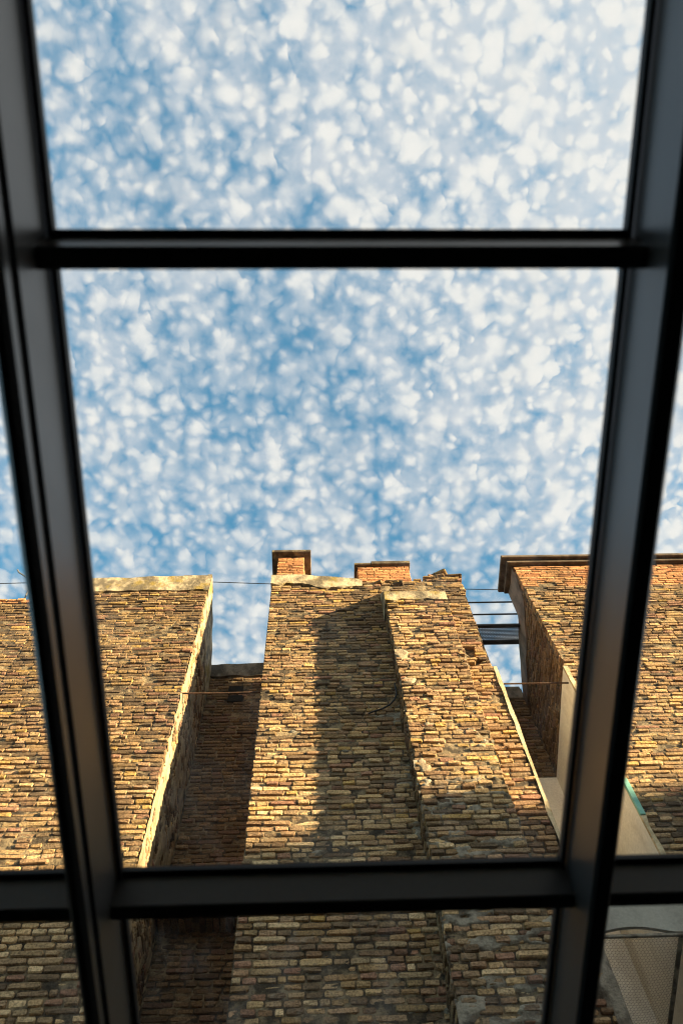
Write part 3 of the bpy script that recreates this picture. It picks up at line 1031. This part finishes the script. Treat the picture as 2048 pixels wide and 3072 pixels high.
# cream render on the lower part of the side wall, with its lit front edge and a strip of green paint
wrn = MB()
wrn.add([(XR - 0.03, 5.40, ZB - 1), (XR - 0.03, 6.92, ZB - 1), (XR - 0.03, 6.92, 7.86 + E0), (XR - 0.03, 5.40, 8.13 + E0), (XR - 0.002, 5.40, 8.13 + E0), (XR - 0.002, 6.92, 7.86 + E0)],
        [(3, 2, 1, 0), (3, 4, 5, 2)])
wrn.obj('side_render', M['white_render'], rt)
ed = MB()
zs = np.linspace(ZB, 8.13 + E0, 90)
for a, b in zip(zs[:-1], zs[1:]):
    def xi2(z): return XR - 0.031
    def xo4(z): return XR + 0.012 + (vnoise(z * 8, 61.2) - 0.5) * 0.03
    def y2(z): return YF - 0.014 + (vnoise(z * 7, 65.2) - 0.5) * 0.012
    ed.add([(xi2(a), y2(a), a), (xo4(a), y2(a), a), (xo4(b), y2(b), b), (xi2(b), y2(b), b), (xi2(a), YF + .02, a), (xi2(b), YF + .02, b), (xo4(a), YF + .02, a), (xo4(b), YF + .02, b)],
           [(0, 1, 2, 3), (4, 0, 3, 5), (1, 6, 7, 2)])
ed.obj('render_edge', M['render_edge'], rt)
gp = MB()
gp.box((XR - 0.033, YF - 0.024, 5.66 + E0), (XR + 0.018, YF + 0.01, 6.14 + E0), bevel=0.003)
gp.obj('painted_strip', M['green_paint'], rt)

# ------------------------------------------------------------------ back of the right-hand gap
YB2 = 6.88
rb = empty('recessed_brick_wall', (2.55, YB2, 0), 'narrow back wall of the gap, brick above and cream render below', 'wall')
mb = MB()
mb.box((CR + 0.04, YB2 + 0.04, 0), (XR + 0.03, 8.9, 9.6 + E0))
mb.obj('wall_core', M['core'], rb)
sheet('mortar_bed', (0, YB2, 0), XP, FRONT, CR, XR, 7.8 + E0, 9.82 + E0, M['mortar'], rb, seed=13)
wk = Wall((0, YB2, 0), XP, FRONT)
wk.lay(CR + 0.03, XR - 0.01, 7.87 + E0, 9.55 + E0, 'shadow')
emit_bricks([wk], rb)
pb = MB()
pb.box((CR + 0.035, YB2 - 0.02, 9.55 + E0), (XR - 0.025, YB2 + 0.3, 9.84 + E0), bevel=0.01)
pb.obj('coping', M['plaster_grey'], rb)
pr = MB()
pr.box((CR + 0.035, YB2 - 0.026, 0), (XR - 0.031, YB2 + 0.02, 7.865 + E0))
pr.obj('render_coat', M['white_render'], rb)

# grey rendered lintel across the gap, low down
li = MB()
xs = np.linspace(CR + 0.036, XR - 0.033, 20)
for a, b in zip(xs[:-1], xs[1:]):
    def zl(x): return 4.455 + 0.055 * math.sin(math.pi * (x - 2.15) / 0.62) * (1 if 2.15 < x < 2.77 else 0) + E0
    v = [(a, YF + 0.03, zl(a)), (b, YF + 0.03, zl(b)), (b, YF + 0.03, 5.02 + E0), (a, YF + 0.03, 5.02 + E0), (a, YF + 0.06, zl(a)), (b, YF + 0.06, zl(b)), (b, YF + 0.06, 5.02 + E0), (a, YF + 0.06, 5.02 + E0)]
    li.add(v, [(0, 1, 2, 3), (5, 4, 7, 6), (1, 0, 4, 5), (3, 2, 6, 7)])
tag(li.obj('lintel', M['grey_render'], loc=(2.55, YF, 4.7 + E0)), 'smooth grey rendered lintel spanning the gap above the wire netting', 'lintel')

# chicken-wire netting on a frame across the gap
nz_ = 4.405 + E0
nt = empty('wire_netting', (2.5, 6.1, nz_), 'hexagonal chicken wire netting on a weathered frame across the white walled gap', 'netting')
fb = MB()
fb.box((CR + 0.036, YF - 0.012, nz_ - 0.016), (XR - 0.034, YF + 0.014, nz_ + 0.008), bevel=0.004)
fb.obj('front_bar', M['cement'], nt)
fb = MB()
fb.tube([(2.80, YF + 0.015, nz_ - 0.012), (2.795, 6.82, nz_ - 0.20)], 0.019, 8)
fb.obj('side_bar', M['cement'], nt)
hexm = MB()
s_ = 0.0165
x0n, x1n, y0n, y1n = CR + 0.04, 2.79, YF + 0.0, 6.82


def wire(a, b, r=0.0012):
    a = np.array(a); b = np.array(b)
    d_ = (b - a) / np.linalg.norm(b - a)
    s1 = np.cross(d_, (0, 0, 1.0)); s1 = s1 / np.linalg.norm(s1) * r
    s2 = np.array((0, 0, r))
    v = [a + s1, a - s1 * .5 + s2, a - s1 * .5 - s2, b + s1, b - s1 * .5 + s2, b - s1 * .5 - s2]
    hexm.add(v, [(0, 1, 4, 3), (1, 2, 5, 4), (2, 0, 3, 5)])


def nzf(x, y): return nz_ - 0.135 * (y - YF) - 0.016 - 0.03 * math.sin(math.pi * (x - x0n) / (x1n - x0n)) * math.sin(math.pi * (y - y0n) / (y1n - y0n))


dx = s_ * math.sqrt(3); dy = s_ * 1.5
j = 0
y = y0n
while y < y1n:
    x = x0n + (dx / 2 if j % 2 else 0)
    while x < x1n:
        p = lambda ox, oy: (x + ox, y + oy, nzf(x + ox, y + oy))
        wire(p(0, 0), p(dx / 2, -s_ / 2)); wire(p(0, 0), p(-dx / 2, -s_ / 2)); wire(p(0, 0), p(0, s_))
        x += dx
    y += dy; j += 1
hx = hexm.obj('wire_mesh', M['galv'], nt)
hx['kind'] = 'stuff'

# ------------------------------------------------------------------ steel walkway between the blocks
wk_ = empty('steel_walkway', (2.55, 6.15, 10.14 + E0), 'black steel walkway with perforated deck and two rails between the blocks', 'walkway')
zg = 10.135 + E0
X0w, X1w = CR + 0.005, 3.42
dk = MB()
nxh, nyh = 56, 10
gx = (X1w - X0w) / nxh; ya_, yb_ = 6.035, 6.265; gy = (yb_ - ya_) / nyh
for i in range(nxh):
    for j in range(nyh):
        ox = gx * 0.5 if j % 2 else 0
        cx = X0w + (i + 0.5) * gx + ox * 0; cy = ya_ + (j + 0.5) * gy
        r_ = 0.0058
        sq = [(cx - gx / 2, cy - gy / 2), (cx, cy - gy / 2), (cx + gx / 2, cy - gy / 2), (cx + gx / 2, cy), (cx + gx / 2, cy + gy / 2), (cx, cy + gy / 2), (cx - gx / 2, cy + gy / 2), (cx - gx / 2, cy)]
        sh = (gx * 0.18 if j % 2 else -gx * 0.18)
        ho = [(cx + sh + r_ * math.cos(math.radians(225 + 45 * k)), cy + r_ * math.sin(math.radians(225 + 45 * k))) for k in range(8)]
        v = [(a, b, zg) for a, b in sq] + [(a, b, zg) for a, b in ho]
        dk.add(v, [(k, 8 + k, 8 + (k + 1) % 8, (k + 1) % 8) for k in range(8)])
dk.obj('perforated_deck', M['black_steel'], wk_)
for (ya2, yb2) in ((5.985, 6.035), (6.265, 6.32)):
    b_ = MB(); b_.box((X0w, ya2, zg - 0.008), (X1w, yb2, zg + 0.03)); b_.obj('deck_beam', M['black_steel'], wk_)
for z in (10.47, 10.845):
    b_ = MB(); b_.tube([(CR + 0.06, 6.0, z + E0), (X1w, 6.0, z + E0)], 0.013, 8); b_.obj('rail', M['black_steel'], wk_)
for x in (CR + 0.07, X1w - 0.03):
    b_ = MB(); b_.box((x - 0.015, 5.99, zg + 0.04), (x + 0.015, 6.012, 10.87 + E0)); b_.obj('post', M['black_steel'], wk_)

# rods that tie the blocks together
b_ = MB(); b_.tube([(XL - 0.01, 5.455, 7.80 + E0), (-1.1, 5.46, 7.795 + E0), (CL + 0.02, 5.455, 7.80 + E0)], 0.011, 8)
tag(b_.obj('tie_rod', M['rust']), 'thin rusty iron rod across the gap below the two vent holes', 'rod', 'iron rods across the gaps')
b_ = MB(); b_.tube([(CR - 0.01, 5.475, 7.905 + E0), (2.6, 5.47, 7.895 + E0), (XR - 0.02, 5.465, 7.885 + E0)], 0.010, 8)
b_.tube([(2.62, 5.47, 7.893 + E0), (2.72, 5.469, 7.891 + E0)], 0.013, 8)
tag(b_.obj('tie_rod', M['rust']), 'thin rusty iron rod ending on the cream rendered side wall', 'rod', 'iron rods across the gaps')


# cables
def sag(a, b, s, n=24):
    a = np.array(a, float); b = np.array(b, float)
    return [tuple(a + (b - a) * k / n - np.array([0, 0, 4 * s * (k / n) * (1 - k / n)])) for k in range(n + 1)]


b_ = MB()
b_.tube(sag((-7.2, 6.4, 12.5 + E0), (-3.4, 6.4, 12.61 + E0), 0.06) + sag((-3.4, 6.4, 12.61 + E0), (4.6, 6.4, 11.90 + E0), 0.05)[1:], 0.007, 6)
tag(b_.obj('overhead_cable', M['cable']), 'thin dark cable strung against the sky behind the chimneys', 'cable')
b_ = MB()
zc_ = E0
pts = [(0.545, 5.375, 7.245), (0.60, 5.362, 7.262), (0.70, 5.356, 7.300), (0.79, 5.352, 7.365), (0.85, 5.352, 7.455), (0.885, 5.355, 7.56), (0.89, 5.362, 7.64), (0.888, 5.368, 7.80)]
b_.tube([(x, y, z + E0) for x, y, z in pts], 0.010, 8)
tag(b_.obj('loose_cable', M['cable']), 'short black cable hanging in a curve beside the buttress', 'cable')
b_ = MB()
b_.tube([(-4.22, 5.62, 9.9 + E0), (-4.34, 5.62, 10.95 + E0), (-4.44, 5.62, 11.12 + E0), (-4.57, 5.62, 11.25 + E0), (-4.66, 5.62, 11.34 + E0), (-4.71, 5.62, 11.43 + E0)], 0.012, 6)
tag(b_.obj('bent_rod', M['galv']), 'bent metal rod sticking up above the far wall top', 'rod')

# ------------------------------------------------------------------ the skylight overhead
G = 1.6                   # square distance from the camera to the glass
BASIS = np.array([[1, 0, 0], RR, RN])
EYEV = np.array([0, 0, EYE])
sk = empty('skylight', (0.05, 0.6, EYE + 1.55), 'sloping glass skylight with black painted metal bars, open to the cloudy sky', 'skylight')
V0, V1 = -1.75, 3.25
rafters = [(-1.62, 'plain'), (-0.492, 'left'), (0.605, 'right'), (1.72, 'plain')]


def rbox(mb_, x0, x1, v0, v1, n0, n1, bevel=0.0):
    mb_.box((x0, v0, n0), (x1, v1, n1), BASIS, EYEV, bevel)


for k, (xf, kind) in enumerate(rafters):
    r_ = MB()
    if kind == 'left':     # visible face on the right, with a bead along its lower edge
        rbox(r_, -0.528, -0.492, V0, V1, 1.404, 1.592, 0.003)
        rbox(r_, -0.520, -0.5005, V0, V1, 1.378, 1.406)
        rbox(r_, -0.527, -0.4935, V0, V1, 1.337, 1.380, 0.010)
        gx0, gx1 = -0.541, -0.4786
    elif kind == 'right':
        rbox(r_, 0.605, 0.650, V0, V1, 1.403, 1.592, 0.007)
        gx0, gx1 = 0.5895, 0.665
    else:
        rbox(r_, xf - 0.022, xf + 0.022, V0, V1, 1.403, 1.592, 0.005)
        gx0, gx1 = xf - 0.036, xf + 0.036
    ro = r_.obj('rafter', M['frame'], sk)
    for side in (0, 1):
        gk = MB()
        a = (gx0, gx0 + 0.011) if side == 0 else (gx1 - 0.011, gx1)
        rbox(gk, a[0], a[1], V0, V1, 1.570, 1.5985, 0.003)
        gk.obj('gasket', M['gasket'], ro)

bays = [(-1.584, -0.541), (-0.4786, 0.5895), (0.665, 1.684)]
beams = [(-1.596, -0.528), (-0.492, 0.605), (0.650, 1.696)]
trans = [(-1.50, 1.455), (-0.009, 1.5), (1.459, 1.5), (2.96, 1.5)]
for (bx0, bx1) in beams:
    for (vf, nb) in trans:
        t_ = MB()
        # tapering section: narrow below, wider towards the glass
        e_ = 0.003
        pts = [(vf + e_, 1.5), (vf + 0.040 - e_, 1.5), (vf + 0.040, 1.5 + e_), (vf + 0.040, 1.588), (vf - 0.0155, 1.588), (vf - 0.0155, 1.576), (vf, 1.5 + e_)]
        n_ = len(pts)
        vv = []
        for xx in (bx0 + 0.001, bx1 - 0.001):
            vv += [tuple(EYEV + xx * BASIS[0] + p[0] * BASIS[1] + p[1] * BASIS[2]) for p in pts]
        t_.add(vv, [(i, (i + 1) % n_, (i + 1) % n_ + n_, i + n_) for i in range(n_)] + [tuple(range(n_))[::-1], tuple(range(n_, 2 * n_))])
        to = t_.obj('transom', M['frame'], sk)
        gk = MB()
        rbox(gk, bx0 + 0.013, bx1 - 0.013, vf - 0.024, vf - 0.001, 1.5895, 1.598)
        rbox(gk, bx0 + 0.013, bx1 - 0.013, vf - 0.0305, vf - 0.0235, 1.578, 1.5975, 0.003)
        gk.obj('gasket', M['gasket'], to)
for (bx0, bx1) in bays:
    vsx = [V0] + [v for v, _ in trans] + [V1]
    for a, b in zip(vsx[:-1], vsx[1:]):
        gl_ = MB()
        rbox(gl_, bx0 - 0.008, bx1 + 0.008, a + 0.02, b + 0.0, 1.5995, 1.6075)
        gl_.obj('glass_pane', M['glass'], sk)

# ------------------------------------------------------------------ the dark room below it
def zr(v):                # height of the beams' underside at v
    p = EYEV + v * RR + 1.40 * RN
    return p[1], p[2]


rm = MB()
rm.add([(-1.9, -2.1, 0.004), (2.0, -2.1, 0.004), (2.0, 3.4, 0.004), (-1.9, 3.4, 0.004)], [(0, 1, 2, 3)])
tag(rm.obj('floor', M['floor'], loc=(0, 0.6, 0.004)), 'dark floor of the room under the skylight', 'floor', kind='structure')
yA, zA = zr(V0); yB, zB_ = zr(V1)
zA2 = (EYEV + V0 * RR + 1.62 * RN)[2]; zB2 = (EYEV + V1 * RR + 1.62 * RN)[2]
for (xa, xb) in ((-1.80, -1.645), (1.745, 1.90)):
    s2 = MB()
    s2.prism([(yA - 0.15, 0), (yB + 0.15, 0), (yB + 0.15, zB2), (yA - 0.15, zA2)], 0, xa, xb)
    tag(s2.obj('room_wall', M['room_wall']), 'dark inner side wall of the room under the skylight', 'wall', kind='structure')
s2 = MB(); s2.box((-1.644, yA - 0.15, 0), (1.744, yA, zA2))
tag(s2.obj('room_wall', M['room_wall']), 'dark inner end wall of the room under the skylight', 'wall', kind='structure')
s2 = MB(); s2.box((-1.644, yB, 0), (1.744, yB + 0.15, zB2))
tag(s2.obj('room_wall', M['room_wall']), 'dark low wall under the eaves of the skylight', 'wall', kind='structure')

# ------------------------------------------------------------------ unseen house added to block the rear sky and bounce light
hh = empty('sky_block_house', (0.0, -4.5, 0), 'plain rendered house added out of view behind the lean-to to block rear sky', 'building')
b_ = MB(); b_.box((-9.0, -8.0, 0), (11.0, yA - 0.16, 4.1 + E0)); b_.obj('wall', M['facade'], hh)
b_ = MB(); b_.prism([(yA - 0.02, 4.102 + E0), (yA - 0.02, 4.18 + E0), (-5.0, 5.6 + E0), (-8.2, 4.18 + E0), (-8.2, 4.102 + E0)], 0, -9.2, 11.2)
b_.obj('roof', M['roof_tile'], hh)

# ------------------------------------------------------------------ the neighbouring house whose roof line shades the lower walls
hx0 = 19.0
hs = empty('neighbour_house', (24.0, -2.0, 0), 'plain rendered house across the yard whose roof line shades the lower walls', 'building')
ridge = 8.36
b_ = MB(); b_.box((hx0 + 0.3, -12.0, 0), (29.0, 5.2, ridge - 0.9 + E0)); b_.obj('wall', M['facade'], hs)
b_ = MB(); b_.prism([(hx0, ridge - 0.95 + E0), (hx0, ridge - 0.88 + E0), (hx0 + 0.05, ridge + E0), (24.0, ridge + 0.4 + E0), (29.3, ridge - 0.9 + E0), (29.3, ridge - 0.95 + E0)], 1, -12.3, 5.5)
b_.obj('roof', M['roof_tile'], hs)
for yy_ in (-9.5, -6.0, -2.5, 1.0):
    for z0 in (1.2, 4.6):
        f_ = MB()
        f_.box((hx0 + 0.24, yy_, z0), (hx0 + 0.299, yy_ + 1.2, z0 + 1.7))
        fo = f_.obj('window', M['capstone'], hs)
        f_ = MB(); f_.box((hx0 + 0.232, yy_ + 0.08, z0 + 0.08), (hx0 + 0.239, yy_ + 1.12, z0 + 1.62)); f_.obj('pane', M['gasket'], fo)
